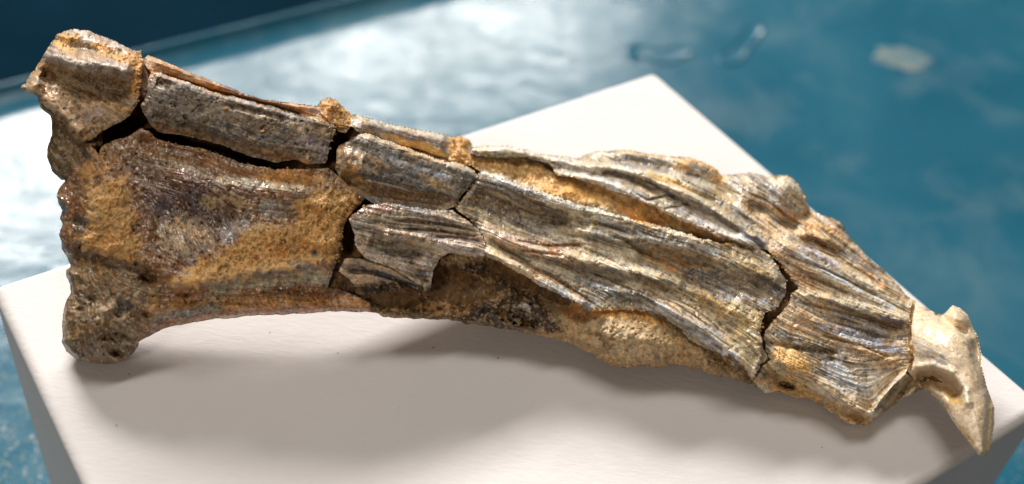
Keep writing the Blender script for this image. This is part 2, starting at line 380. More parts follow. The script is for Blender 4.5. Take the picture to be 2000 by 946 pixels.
#--PARTS--
POLY = dict(
 block=[(40,173),(66,138),(92,97),(110,67),(120,62),(145,56),(175,60),(225,81),(260,97),(270,100),(277,115),(275,152),(269,190),(268,206),(250,229),(200,256),(178,274),(160,280),(147,262),(120,230),(92,210),(75,191)],
 lobe=[(75,193),(80,210),(100,227),(102,240),(100,267),(92,290),(92,307),(102,335),(122,352),(150,345),(185,300),(200,280),(200,255),(130,215),(90,190)],
 body=[(175,285),(186,291),(193,303),(200,285),(232,272),(250,267),(275,251),(290,256),(305,271),(337,281),(395,291),(462,315),(500,325),(537,331),(600,329),(640,328),(662,345),(690,372),(712,390),(684,418),(670,442),(668,475),(661,500),(657,513),(640,560),(690,575),(722,592),(725,610),(675,609),(635,609),(575,614),(500,616),(400,626),(325,641),(300,651),(272,668),(270,678),(257,693),(235,708),(207,712),(175,708),(150,703),(130,686),(122,668),(122,626),(127,596),(137,573),(137,556),(129,538),(130,526),(139,521),(134,506),(122,488),(120,472),(114,460),(122,440),(118,427),(122,412),(115,400),(109,385),(117,367),(125,357),(140,337),(160,307)],
 rod=[(292,142),(315,141),(362,160),(425,182),(500,200),(575,222),(620,235),(650,242),(656,255),(646,275),(641,300),(635,318),(600,320),(575,312),(537,318),(500,308),(462,297),(435,285),(395,272),(350,262),(309,260),(297,247),(278,217),(276,207),(287,182),(289,155)],
 rear=[(280,122),(287,107),(310,115),(355,135),(412,157),(475,182),(517,195),(575,202),(620,207),(640,212),(668,232),(664,256),(640,250),(610,245),(500,212),(362,172),(300,150)],
 splinter=[(618,212),(625,197),(642,191),(660,200),(672,212),(686,224),(689,240),(676,262),(662,258),(640,232)],
 rodb=[(684,232),(690,224),(705,227),(775,245),(830,255),(875,264),(883,272),(887,290),(880,312),(862,306),(815,290),(775,282),(725,268),(700,258),(686,246)],
 plug=[(880,268),(900,266),(915,272),(922,284),(917,293),(921,322),(900,326),(876,314)],
 fillb=[(745,262),(775,262),(815,272),(870,296),(890,318),(860,322),(800,300)],
 rodc=[(707,260),(720,262),(775,282),(825,300),(867,315),(887,316),(925,330),(934,345),(923,357),(903,380),(886,406),(850,416),(800,412),(755,404),(728,396),(712,388),(690,372),(664,346),(655,330),(657,300),(662,287),(685,272)],
 shard=[(661,530),(675,505),(712,505),(750,517),(800,542),(825,558),(833,573),(820,567),(800,563),(775,552),(725,560),(695,561),(682,546)],
 strapa=[(682,430),(690,420),(717,400),(755,394),(800,403),(850,409),(885,411),(910,428),(934,446),(948,475),(947,500),(932,505),(900,500),(875,495),(857,506),(850,522),(843,543),(840,573),(832,573),(826,562),(795,541),(750,518),(712,503),(695,480),(690,455)],
 fan=[(940,332),(962,340),(1025,365),(1087,382),(1125,397),(1162,407),(1225,425),(1275,437),(1350,460),(1400,473),(1432,475),(1455,477),(1482,484),(1504,500),(1522,525),(1536,550),(1534,570),(1529,586),(1514,602),(1494,612),(1487,630),(1484,650),(1489,675),(1493,682),(1501,700),(1485,712),(1473,738),(1460,725),(1452,707),(1432,700),(1375,680),(1350,665),(1320,637),(1297,617),(1275,610),(1225,606),(1162,608),(1125,590),(1087,575),(1050,555),(1000,525),(948,500),(948,474),(934,444),(914,426),(890,408),(908,382),(928,359)],
 valley=[(918,294),(940,300),(1025,305),(1080,335),(1160,355),(1270,395),(1400,456),(1452,476),(1440,484),(1350,466),(1225,431),(1125,403),(1025,371),(945,338),(922,322)],
 crest=[(917,291),(932,286),(987,284),(1025,292),(1055,301),(1100,307),(1135,310),(1142,304),(1162,297),(1195,295),(1222,292),(1250,297),(1300,305),(1345,307),(1375,317),(1400,332),(1412,345),(1432,341),(1453,338),(1455,372),(1451,410),(1472,436),(1490,456),(1503,474),(1503,490),(1462,481),(1425,468),(1400,463),(1362,446),(1312,423),(1270,401),(1225,381),(1162,361),(1125,348),(1087,343),(1072,318),(1025,309),(950,307),(919,301)],
 knuckle=[(1448,339),(1465,336),(1502,345),(1532,341),(1550,350),(1562,365),(1575,390),(1582,410),(1612,422),(1640,435),(1652,452),(1665,472),(1690,497),(1722,527),(1745,547),(1775,580),(1782,588),(1781,600),(1775,620),(1773,640),(1775,675),(1777,697),(1775,717),(1768,728),(1790,745),(1806,761),(1791,764),(1760,781),(1730,802),(1712,815),(1695,830),(1675,832),(1650,827),(1625,807),(1600,790),(1580,777),(1557,777),(1520,765),(1495,770),(1487,762),(1464,748),(1476,740),(1488,716),(1505,702),(1497,682),(1492,660),(1495,647),(1507,630),(1525,612),(1540,590),(1542,574),(1560,565),(1552,552),(1536,530),(1528,515),(1508,502),(1502,490),(1498,472),(1484,452),(1466,436),(1446,412),(1451,385)],
 hook=[(1787,590),(1825,610),(1842,615),(1860,597),(1875,602),(1890,615),(1900,640),(1910,657),(1917,692),(1917,715),(1927,755),(1942,796),(1942,829),(1936,872),(1924,891),(1912,891),(1896,869),(1872,838),(1857,817),(1848,799),(1830,778),(1806,761),(1788,745),(1774,728),(1782,717),(1784,697),(1782,672),(1780,640),(1782,620),(1787,602)],
 matrix=[(690,556),(730,555),(775,546),(800,556),(835,566),(848,540),(862,500),(945,494),(1000,518),(1050,548),(1087,568),(1125,583),(1162,598),(1275,602),(1320,630),(1375,672),(1455,700),(1476,735),(1480,755),(1462,750),(1425,737),(1400,735),(1362,720),(1320,712),(1287,717),(1250,715),(1212,719),(1187,712),(1162,695),(1137,685),(1112,670),(1050,656),(1000,646),(925,634),(910,635),(900,627),(850,624),(750,620),(740,612),(725,610),(700,590)],
 crackfill=[(1780,585),(1790,588),(1790,602),(1786,620),(1785,640),(1788,672),(1790,700),(1786,720),(1776,730),(1768,724),(1772,700),(1769,672),(1768,640),(1770,618),(1776,600)],
 crusta=[(185,362),(207,347),(242,350),(246,380),(255,405),(267,427),(262,452),(278,478),(265,508),(225,503),(200,498),(162,488),(160,470),(170,452),(180,435),(172,405),(165,387)],
 crustb=[(345,553),(375,525),(387,502),(405,500),(412,511),(440,490),(462,472),(482,455),(515,438),(562,446),(582,430),(577,405),(592,385),(612,372),(655,372),(688,392),(676,416),(666,440),(665,475),(659,497),(640,509),(600,514),(560,521),(500,531),(430,546),(370,557)],
)
H = {k: G.copy() for k in POLY}
SPEC = {}   # level, edge radius, outline roughness, fibre, sand roughness, pits
def spec(k, lev, er, warp, fib, rough, pit): SPEC[k] = (er, warp, fib, rough, pit); H[k] += lev

spec('block', 2, 9, 3.4, 1.0, 3.4, 2.0)
h = H['block']
ridge(h, [(88,104),(110,112),(150,128),(205,128),(262,146)], 26, 26, 2, 12)
ridge(h, [(80,140),(130,158),(180,170),(255,180)], 24, -22, 2, 30)
ridge(h, [(48,176),(85,196),(125,226),(160,270)], 22, 14)
ridge(h, [(100,78),(150,95),(250,112)], 12, -9)
blob(h, 95, 150, 18, 12, 20, -10); blob(h, 132, 72, 14, 10, 0, 7)
spec('lobe', -34, 12, 1.6, 1.5, 1.6, 1.0)
spec('rear', -26, 5, 1.4, 3.0, 1.5, 0.5)
ridge(H['rear'], [(283,112),(355,140),(475,186),(575,206),(640,214)], 5, 10, 1.5, 7)
ridge(H['rear'], [(300,138),(400,172),(520,206),(600,226)], 6, -10)
spec('splinter', -16, 5, 3.0, 3.0, 5.0, 2.0)
blob(H['splinter'], 648, 205, 12, 9, 30, 10)
spec('rod', 6, 9, 2.9, 1.1, 2.2, 2.6)
h = H['rod']
ridge(h, [(292,146),(362,164),(425,186),(500,204),(575,226),(645,246)], 10, 20, 1.6, 46)
ridge(h, [(290,250),(400,276),(500,306),(600,322)], 20, -16)
ridge(h, [(305,158),(335,168)], 9, -9); ridge(h, [(440,205),(500,218),(560,232)], 5, -6)
for x, y, r in ((316,228,10),(365,246,11),(395,215,6),(450,250,7),(490,262,8),(345,205,6)): blob(h, x, y, r, r*.7, 20, -6)
spec('rodb', -8, 8, 1.2, 1.8, 1.0, 0.8)
ridge(H['rodb'], [(690,232),(775,252),(830,264),(880,278)], 10, 15, 1.8, 18)
spec('plug', -10, 7, 2.6, 0.4, 5.0, 1.0)
spec('fillb', -22, 5, 3.0, 0.4, 5.0, 1.0)
spec('rodc', 6, 9, 2.5, 1.2, 1.8, 1.8)
h = H['rodc']
ridge(h, [(700,264),(720,268),(775,288),(825,306),(870,322),(930,340)], 9, 20, 1.6, 48)
ridge(h, [(665,345),(720,376),(800,390),(884,398)], 16, -20)
ridge(h, [(664,290),(690,282),(715,300)], 12, -8); ridge(h, [(700,345),(760,355),(815,372)], 4, -6)
spec('body', 2, 10, 2.2, 1.4, 2.6, 2.2)
h = H['body']
ridge(h, [(140,500),(200,510),(265,528),(310,560)], 16, -14)
ridge(h, [(170,300),(150,345),(125,390)], 18, -10)
ridge(h, [(325,560),(430,548),(520,530),(600,518),(660,510)], 22, 18, 2.0, 10)   # ledge over the shaft
ridge(h, [(320,590),(450,572),(560,560),(700,570)], 26, -16)
ridge(h, [(250,268),(330,290),(460,322),(560,338),(650,350)], 16, -12)
ridge(h, [(330,345),(450,372),(560,378),(620,372)], 26, 12)
ridge(h, [(300,420),(380,440),(470,440)], 36, -10)
ridge(h, [(235,575),(222,600),(200,612)], 6, 8); ridge(h, [(250,590),(230,620)], 12, -8)
ridge(h, [(130,600),(128,660),(150,700)], 14, 8)
blob(h, 240, 660, 26, 18, -20, -13); blob(h, 170, 640, 24, 30, 0, 8); blob(h, 230, 690, 20, 9, 0, -7)
for x, y, r in ((290,545,14),(364,577,7),(287,615,9),(155,435,14),(160,482,10),(265,516,5),(180,585,7),(155,605,6),(205,660,9),(228,690,9)): blob(h, x, y, r, r*.6, 15, -10)
blob(h, 275, 325, 30, 18, 60, -6); blob(h, 190, 400, 30, 50, 0, 8)
for x, y in ((118,395),(120,440),(118,470),(133,530)): blob(h, x, y, 10, 9, 0, 8)
spec('crusta', 8, 14, 7, 0.2, 4.5, 1.5)
spec('crustb', 9, 14, 7, 0.2, 6.0, 2.0)
blob(H['crustb'], 630, 470, 34, 30, 0, 10); blob(H['crustb'], 560, 480, 40, 22, -15, 6); blob(H['crustb'], 630, 400, 30, 18, 0, 6)
ridge(H['crustb'], [(370,548),(430,540),(520,522),(600,508)], 14, 9)
spec('shard', -2, 5, 1.2, 1.5, 0.6, 0.8)
ridge(H['shard'], [(672,512),(712,510),(760,526),(828,566)], 7, 8); ridge(H['shard'], [(676,530),(740,534),(790,552),(822,566)], 4, -8)
spec('strapa', 16, 5, 2.4, 4.4, 0.9, 1.4)
h = H['strapa']
ridge(h, [(690,430),(740,412),(800,418),(870,424),(925,448)], 20, 10)
ridge(h, [(740,452),(800,462),(860,474),(940,492)], 12, 14, 2, 14)
ridge(h, [(720,470),(770,492),(830,500)], 18, -12)
for a in ([(790,448),(860,452),(930,462)],[(770,430),(840,436),(912,446)],[(850,462),(900,464),(942,472)],[(880,438),(930,452)]): ridge(h, a, 2.4, -7)
ridge(h, [(835,500),(846,525),(838,566)], 6, 9); ridge(h, [(800,510),(820,530),(832,560)], 5, -9); ridge(h, [(780,500),(800,525),(826,556)], 5, 5)
spec('matrix', -24, 8, 2.6, 0.9, 3.0, 3.0)
h = H['matrix']
blob(h, 1230, 660, 120, 52, 12, 30); blob(h, 1380, 706, 90, 26, 20, 14)
ridge(h, [(950,500),(1050,556),(1120,600),(1160,618)], 26, -16); blob(h, 880, 555, 85, 36, 15, -24); blob(h, 770, 586, 50, 16, 5, -22)
ridge(h, [(740,612),(850,616),(1000,636),(1100,660)], 10, 12)
ridge(h, [(1140,650),(1170,655),(1185,670)], 5, -8)
for i in range(46):
    t = random.random(); blob(h, 975+t*80+random.uniform(-4, 4), 617+t*22+random.uniform(-8, 9), 3.2, 2.6, 20, -9)
for i in range(150): blob(h, random.uniform(745, 1040), random.uniform(520, 610), random.uniform(2.5, 6), random.uniform(2, 4), 15, -9)
spec('fan', 10, 5, 3.1, 4.4, 1.6, 2.0)
h = H['fan']
ridge(h, [(942,338),(1025,371),(1125,404),(1225,431),(1350,466),(1430,482)], 9, 22, 1.7, 30)
ridge(h, [(925,375),(985,410),(1060,430),(1120,432)], 28, -20)
blob(h, 1085, 400, 22, 10, 20, 8); ridge(h, [(1140,420),(1155,424)], 6, -9)
ridge(h, [(946,490),(1000,516),(1060,552),(1110,578),(1158,602)], 9, 16, 1.8, 9)
ridge(h, [(950,450),(1000,475),(1080,500),(1180,520),(1250,535),(1320,560)], 14, 14, 2, 10)
ridge(h, [(1010,525),(1080,560),(1130,585)], 8, -9)
ridge(h, [(1100,515),(1180,540),(1230,575),(1290,590)], 18, -10)
ridge(h, [(1180,560),(1260,580),(1320,612),(1380,650),(1430,690),(1465,720)], 13, 20, 1.8, 11)
ridge(h, [(1290,560),(1340,580),(1400,620),(1440,660)], 12, -8)
ridge(h, [(1130,450),(1210,468),(1290,472),(1360,490)], 10, 8)
ridge(h, [(1195,462),(1225,470),(1250,490),(1275,496)], 3.0, -12); ridge(h, [(1220,474),(1265,470)], 2.6, -8)
ridge(h, [(1240,492),(1330,510),(1400,520)], 20, -14)
ridge(h, [(1330,545),(1420,550),(1500,570)], 16, -10); ridge(h, [(1380,500),(1450,515),(1530,548)], 16, 12)
ridge(h, [(1430,590),(1475,620),(1490,690)], 22, 12); ridge(h, [(1488,690),(1480,710),(1470,736)], 6, 8)
for a in ([(1005,470),(1070,482),(1140,478)],[(1030,490),(1100,500)],[(960,470),(1010,500),(1060,535)],[(1290,600),(1345,630),(1400,668)],[(1260,565),(1330,600),(1390,642)],[(1300,575),(1360,605),(1410,650)],[(1060,530),(1110,560),(1160,595)]): ridge(h, a, 2.6, -6.5)
spec('valley', -15, 4, 2.5, 0.5, 4.2, 1.5)
ridge(H['valley'], [(1040,366),(1110,385),(1200,410)], 14, 10); blob(H['valley'], 1110, 372, 16, 9, 20, 7); blob(H['valley'], 1280, 432, 16, 8, 25, -9)
ridge(H['valley'], [(1090,344),(1130,348),(1165,360)], 2.5, -10)
spec('crest', 6, 5, 3.1, 3.8, 1.4, 1.8)
h = H['crest']
ridge(h, [(920,294),(987,290),(1055,304),(1130,322),(1180,326),(1250,340),(1330,372),(1410,420),(1490,474)], 9, 18, 1.8, 12)
ridge(h, [(1175,334),(1230,345),(1290,372)], 9, -15)
ridge(h, [(1100,345),(1170,352),(1240,380),(1320,420),(1400,455),(1490,486)], 12, 12, 2, 9)
ridge(h, [(1150,304),(1240,318),(1340,335),(1400,360),(1445,395)], 14, -9, 2, 12)
ridge(h, [(1145,302),(1250,302),(1350,314),(1405,338)], 10, 6)
ridge(h, [(1270,345),(1330,365),(1400,395)], 6, -9)
ridge(h, [(1340,395),(1400,425),(1450,455)], 10, -7)
ridge(h, [(1245,380),(1265,392),(1300,382),(1345,390)], 2.2, -9); ridge(h, [(1300,408),(1330,402),(1350,395)], 2, -6)
blob(h, 1335, 325, 20, 14, 0, 7); blob(h, 1420, 380, 22, 18, 30, -8)
spec('knuckle', 6, 5, 3.1, 4.2, 1.3, 1.6)
h = H['knuckle']
blob(h, 1530, 362, 34, 26, 30, 16); blob(h, 1480, 370, 26, 24, 0, 8)
ridge(h, [(1460,405),(1510,415),(1560,440)], 12, -8)
blob(h, 1576, 422, 10, 9, 0, -22); blob(h, 1545, 442, 16, 8, 25, -16); blob(h, 1530, 435, 9, 6, 0, -8)
ridge(h, [(1560,470),(1610,480),(1665,500),(1720,540)], 10, -9)
ridge(h, [(1505,470),(1570,500),(1650,545),(1730,590),(1780,615)], 26, 13)
ridge(h, [(1550,450),(1620,470),(1680,515),(1760,585)], 9, 9)
ridge(h, [(1560,572),(1640,590),(1720,615),(1776,630)], 9, 9, 1.7)
ridge(h, [(1640,625),(1700,635),(1760,650)], 14, -8); blob(h, 1705, 653, 14, 7, 0, -10)
ridge(h, [(1540,600),(1620,640),(1700,690),(1770,712)], 9, 6)
ridge(h, [(1495,668),(1560,680),(1640,690)], 5, -8)
ridge(h, [(1772,726),(1745,752),(1720,782),(1700,812)], 7, 20, 1.6, 7)
ridge(h, [(1790,742),(1755,770),(1725,800)], 12, -16)
ridge(h, [(1500,700),(1570,730),(1640,775),(1700,812)], 14, 10, 2, 10)
blob(h, 1537, 753, 15, 6, 12, -24); blob(h, 1545, 705, 30, 18, 25, 8); blob(h, 1500, 735, 18, 14, 0, -8)
ridge(h, [(1600,782),(1650,810),(1690,818)], 8, -8)
for a in ([(1540,500),(1620,530),(1720,585)],[(1600,520),(1680,560),(1775,612)],[(1560,590),(1650,612),(1776,640)],[(1570,480),(1640,505),(1720,555)],[(1580,540),(1660,575)],[(1640,600),(1720,628),(1774,645)],[(1600,655),(1680,675),(1740,700)]): ridge(h, a, 2.4, -6)
spec('crackfill', -5, 3, 3.0, 0, 3.0, 1.0)
spec('hook', 8, 9, 0.7, 0.5, 0.4, 0.35)
h = H['hook']
ridge(h, [(1790,640),(1850,670),(1895,720),(1912,790),(1916,870),(1917,900)], 44, 20, 2.0, None, 0)
ridge(h, [(1788,742),(1820,738),(1855,752),(1875,775)], 15, -30, 2.0)
ridge(h, [(1780,720),(1820,716),(1860,730),(1885,765),(1890,800)], 10, 8)
ridge(h, [(1835,616),(1860,636),(1893,650)], 8, -14); blob(h, 1868, 618, 22, 14, 30, 8)
blob(h, 1905, 690, 7, 26, -12, -16); ridge(h, [(1862,645),(1900,680)], 6, 4)
ridge(h, [(1934,770),(1932,820),(1926,880)], 6, -5)

SMO = np.ones(SH, np.float32); WRK = np.zeros(SH, np.float32)          # smooth, wrinkled plate on the left
for x_, y_, rx_, ry_, a_ in ((400,390,130,55,8),(380,470,60,40,25),(530,390,80,26,4)):
    q_ = np.zeros(SH, np.float32); blob(q_, x_, y_, rx_, ry_, a_, 1/1.7, 3.0); SMO -= 0.7*q_*SMO; WRK = np.maximum(WRK, q_)
# ---- painting
def whole(k, col, soft=5, **kw): pp(POLY[k], col, soft, **kw)
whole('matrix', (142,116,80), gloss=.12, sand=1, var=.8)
whole('valley', (178,140,84), gloss=.25, sand=1)
whole('lobe', (104,78,42), gloss=.2)
whole('body', (120,80,44), gloss=.75)
whole('block', (134,104,68), gloss=.2)
whole('rear', (160,118,76), fib=0.7, gloss=.2); whole('rod', (112,96,78), gloss=.25); whole('rodb', (138,124,112), gloss=.6); whole('rodc', (118,108,94), gloss=.45)
whole('plug', (190,146,84), gloss=.15, sand=1); whole('fillb', (188,146,80), gloss=.2, sand=1); whole('splinter', (182,134,76), gloss=.2, sand=.7)
whole('strapa', (160,144,128), fib=0.9, gloss=.6); whole('shard', (150,126,98), gloss=.4)
whole('fan', (140,128,106), fib=0.75, gloss=.5); whole('crest', (166,158,142), fib=0.7, gloss=.5); whole('knuckle', (172,150,118), fib=0.95, gloss=.4); whole('hook', (228,206,174), fib=0.15, gloss=.6, var=.16)
# block
pl([(100,108),(150,128),(205,130),(258,148)], 15, (158,142,132), brk=.6); pe(200, 80, 60, 14, 22, (150,134,124), brk=.5)
pe(130, 82, 26, 16, 0, (196,142,66), sand=1, brk=.8); pl([(190,92),(225,108),(268,118),(268,190)], 11, (190,136,62), sand=1, brk=.5)
pl([(85,145),(150,165),(240,185)], 18, (92,68,42), k=.7, brk=.4); pl([(50,175),(100,205),(150,255)], 14, (160,130,98), brk=.6); pe(180, 225, 22, 14, 0, (128,108,98), brk=.3)
# rods
pl([(292,144),(362,162),(500,202),(640,240)], 5, (186,148,108)); pl([(300,120),(420,165),(560,208)], 5, (118,74,44), brk=.4); pl([(300,112),(412,155),(520,193)], 4, (190,150,106))
pp(POLY['rod'], (72,66,60), 6, .85, brk=.25); pl([(290,248),(400,268),(500,298),(600,314)], 9, (138,104,72), brk=.4); pe(610, 285, 36, 22, 17, (122,112,112), brk=.4); pe(600, 250, 48, 10, 17, (150,126,96), brk=.4)
pl([(440,206),(500,216),(560,230)], 4, (78,58,58)); pe(320, 168, 16, 6, 17, (70,58,56))
pp(POLY['rodc'], (84,84,84), 6, .9, brk=.3); pl([(708,264),(775,286),(860,314),(930,338)], 5, (178,160,136), brk=.7); pe(672, 315, 20, 32, -20, (142,106,66), brk=.7)
pl([(680,360),(760,380),(870,394)], 14, (128,98,64), brk=.7); pe(850, 355, 36, 12, 22, (150,124,90), brk=.4); pe(720, 318, 40, 14, 15, (142,118,88), brk=.2)
pl([(700,232),(780,250),(860,266)], 5, (180,168,152), brk=.6); pe(800, 268, 30, 7, 15, (92,86,88), brk=.5)
# body
pe(300, 310, 90, 36, 15, (118,84,48), brk=.7); pe(285, 335, 34, 26, 60, (84,62,52), brk=.4); pe(185, 320, 34, 22, -50, (170,124,72), sand=.6, brk=.8)
pe(400, 400, 130, 62, 8, (92,62,46), brk=.9, gloss=1.0); pe(380, 410, 90, 40, 8, (84,68,66), brk=.2, gloss=1.0); pe(480, 400, 90, 26, 5, (160,134,98), brk=.3, gloss=.85); pe(370, 470, 60, 40, 30, (150,124,92), brk=.5, gloss=.85)
pe(455, 450, 34, 16, -38, (142,134,136), gloss=1.0); pe(545, 408, 40, 18, 5, (140,132,122), gloss=1, brk=.6); pe(390, 500, 40, 14, -25, (108,96,98), brk=.2, gloss=.9)
pl([(430,350),(520,362),(610,372)], 9, (176,160,134), brk=.4, gloss=.95); pe(570, 345, 70, 14, 5, (166,118,60), sand=.7, brk=.7); pe(680, 350, 26, 24, 0, (158,118,66), sand=.5, brk=.6)
pp([(122,500),(200,506),(300,550),(330,580),(280,640),(260,690),(207,712),(150,703),(122,668),(124,600),(137,560)], (112,86,50), 8, .9, gloss=.3)
pp([(124,600),(160,560),(280,600),(260,690),(207,712),(150,703),(122,668)], (70,58,42), 8, .8, brk=.15, gloss=.3); pe(222, 605, 34, 22, -20, (160,136,108), k=.8, brk=.3); pe(243, 600, 18, 14, 0, (86,84,82), brk=.5)
pl([(300,600),(420,592),(560,590),(710,598)], 16, (158,112,58), brk=.8, gloss=.5); pl([(330,626),(450,610),(560,604),(720,603)], 6, (142,98,72), brk=.6); pl([(300,630),(350,612),(420,600)], 9, (116,108,94), brk=.6)
pl([(420,562),(520,552),(600,540),(650,548)], 13, (142,132,100), brk=.5); pl([(520,534),(600,524),(655,520)], 6, (92,90,88), brk=.7)
whole('crusta', (192,150,92), 14, gloss=.15, sand=1); whole('crustb', (196,154,92), 14, gloss=.2, sand=1); pe(210, 450, 36, 24, 0, (152,114,62), sand=1, brk=.5); pe(560, 480, 40, 16, -10, (150,100,44), brk=.4, sand=1)
pl([(400,540),(500,520),(610,505)], 9, (196,152,92), brk=.5, sand=1); pe(520, 445, 26, 10, 0, (206,178,134), brk=.5, sand=1); pe(612, 495, 10, 8, 0, (110,102,96))
pe(155, 440, 14, 18, 10, (62,52,46)); pl([(150,494),(205,508),(262,526),(300,552)], 10, (82,60,38), k=.8, brk=.6)
# straps and shard
pe(740, 405, 34, 10, 0, (170,140,124), brk=.6, gloss=1.0); pe(775, 488, 52, 18, 12, (82,78,76), brk=.7); pe(745, 430, 44, 12, 5, (172,158,140), brk=.6, gloss=.95); pl([(860,480),(900,484),(938,490)], 11, (176,166,156), gloss=.6, var=.4)
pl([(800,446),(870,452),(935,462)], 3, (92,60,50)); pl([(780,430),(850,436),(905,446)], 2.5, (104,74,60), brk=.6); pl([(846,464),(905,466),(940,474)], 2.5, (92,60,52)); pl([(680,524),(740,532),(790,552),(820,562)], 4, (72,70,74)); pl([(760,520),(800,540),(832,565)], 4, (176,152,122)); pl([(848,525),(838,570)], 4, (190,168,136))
# matrix: dark spongy area, painted darker still for shade under the strap
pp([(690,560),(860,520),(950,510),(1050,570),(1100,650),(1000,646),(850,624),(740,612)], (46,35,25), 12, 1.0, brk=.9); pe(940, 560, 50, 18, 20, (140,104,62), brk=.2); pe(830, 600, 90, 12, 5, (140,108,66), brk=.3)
pe(1120, 605, 34, 16, 30, (150,104,54), brk=.4); pl([(1160,612),(1240,615),(1300,625)], 9, (188,136,62), brk=.6, sand=1); pe(1220, 665, 90, 34, 10, (150,130,98), sand=1, brk=.8); pe(1000, 628, 44, 9, 16, (70,62,52), brk=.6); pe(1020, 600, 20, 7, 25, (150,152,150), brk=.5)
pl([(1390,705),(1440,730),(1470,745)], 12, (96,76,50), brk=.6)
# fan
pl([(942,336),(1025,368),(1125,402),(1225,428),(1350,462),(1430,480)], 8, (186,178,160), brk=.7); pp([(915,390),(950,350),(1040,385),(1110,400),(1110,440),(1040,450),(960,430)], (82,80,80), 8, .9, brk=.5); pe(1085, 395, 30, 10, 15, (190,184,170), brk=.3); pe(1000, 400, 60, 20, 22, (130,112,84), brk=.1)
pl([(950,455),(1000,475),(1080,495),(1130,500)], 16, (186,160,136), brk=.6, gloss=.8); pl([(1010,466),(1060,478),(1120,480)], 4, (120,66,40), brk=.5); pl([(1020,490),(1090,492)], 3, (132,86,58), brk=.6); pe(1080, 492, 14, 9, 0, (160,112,76), brk=.6)
pl([(950,488),(1000,514),(1050,545)], 9, (200,176,138), brk=.8); pl([(1040,525),(1090,552),(1150,590)], 6, (160,116,76), k=.7, brk=.4); pl([(1055,550),(1100,572),(1150,598)], 9, (142,142,140), brk=.7); pl([(1000,505),(1040,528)], 4, (110,62,36)); pe(1150, 510, 40, 12, 20, (208,192,160), brk=.5, gloss=.8); pl([(1130,502),(1200,516),(1250,530)], 7, (206,190,160), brk=.6)
pp([(1110,515),(1190,525),(1260,555),(1300,585),(1270,600),(1180,585),(1130,550)], (104,106,104), 8, .9, brk=.7); pl([(1210,555),(1280,572),(1350,610),(1420,665)], 9, (206,190,160), brk=.5); pl([(1220,560),(1290,585),(1350,625)], 3, (120,84,48), brk=.5); pl([(1260,600),(1310,622),(1370,660),(1420,690)], 7, (160,162,162), brk=.7, gloss=.7); pe(1390, 650, 26, 12, 30, (108,106,110), brk=.6)
pp([(1130,440),(1220,452),(1300,480),(1250,510),(1150,490)], (148,138,112), 8, .8, brk=.4); pe(1180, 470, 40, 12, 8, (112,114,110), brk=.3); pe(1320, 515, 70, 14, 15, (176,118,54), brk=.5, sand=.7); pe(1290, 500, 30, 8, 10, (158,112,60), brk=.4); pl([(1260,475),(1340,488),(1410,500)], 9, (150,132,116), brk=.6); pe(1410, 560, 90, 18, 22, (82,78,76), brk=.5); pe(1460, 510, 50, 16, 25, (186,164,118), brk=.5); pe(1500, 555, 34, 12, 25, (76,74,78), brk=.6); pe(1400, 600, 60, 18, 28, (166,136,84), brk=.4, sand=.6); pe(1460, 640, 34, 44, -30, (168,152,112), brk=.7); pe(1450, 690, 30, 20, 40, (196,180,146), brk=.5); pe(1435, 700, 8, 16, -20, (180,180,184)); pe(1470, 730, 8, 10, 0, (222,204,180)); pl([(1385,672),(1430,700),(1455,730)], 6, (80,62,44), k=.7)
pl([(960,350),(1040,378),(1120,402)], 6, (178,180,180), brk=.5); pl([(1180,440),(1290,468),(1400,492)], 9, (172,174,172), brk=.3, fib=.9); pl([(1290,600),(1350,640),(1420,690)], 8, (188,192,196), brk=.6); pl([(1400,575),(1470,590),(1525,585)], 8, (150,152,158), brk=.3); pl([(730,300),(800,325),(880,350)], 9, (150,154,158), brk=.1)
# valley
pe(1250, 425, 50, 10, 25, (194,134,56), sand=1, brk=.8); pe(1120, 378, 60, 12, 18, (196,148,76), sand=1, brk=.5); pl([(1350,455),(1430,480)], 6, (128,92,48), sand=1, brk=.5)
# crest
pl([(920,292),(987,288),(1055,302),(1120,316)], 7, (196,190,174), brk=.8); pl([(930,302),(1040,312),(1090,335)], 7, (120,104,78), brk=.6); pl([(1180,336),(1230,346),(1290,372),(1340,400)], 7, (84,84,88), brk=.8); pl([(1150,330),(1200,326),(1280,345),(1370,395)], 6, (206,200,184), brk=.8); pl([(1140,350),(1200,362),(1260,388)], 8, (186,184,178), brk=.5); pl([(1270,340),(1340,365),(1420,410)], 6, (194,162,96), brk=.6); pe(1330, 325, 16, 12, 0, (188,158,104), sand=1); pl([(1200,296),(1300,304),(1370,318),(1410,342)], 5, (188,152,104), brk=.6, sand=.6); pe(1400, 345, 24, 14, 35, (186,148,96), sand=.8, brk=.7); pe(1260, 322, 70, 10, 10, (96,96,98), brk=.4); pe(1370, 360, 46, 12, 28, (84,82,86), brk=.5); pe(1410, 385, 26, 18, 30, (164,138,92), brk=.6, sand=.5)
pp([(1320,410),(1345,392),(1400,415),(1450,440),(1490,480),(1420,462),(1360,440)], (176,176,178), 6, .9, gloss=.6); pl([(1345,398),(1390,418),(1450,450),(1490,478)], 7, (84,80,88), brk=.7); pl([(1350,395),(1420,425),(1470,455)], 4, (200,184,150), brk=.7)
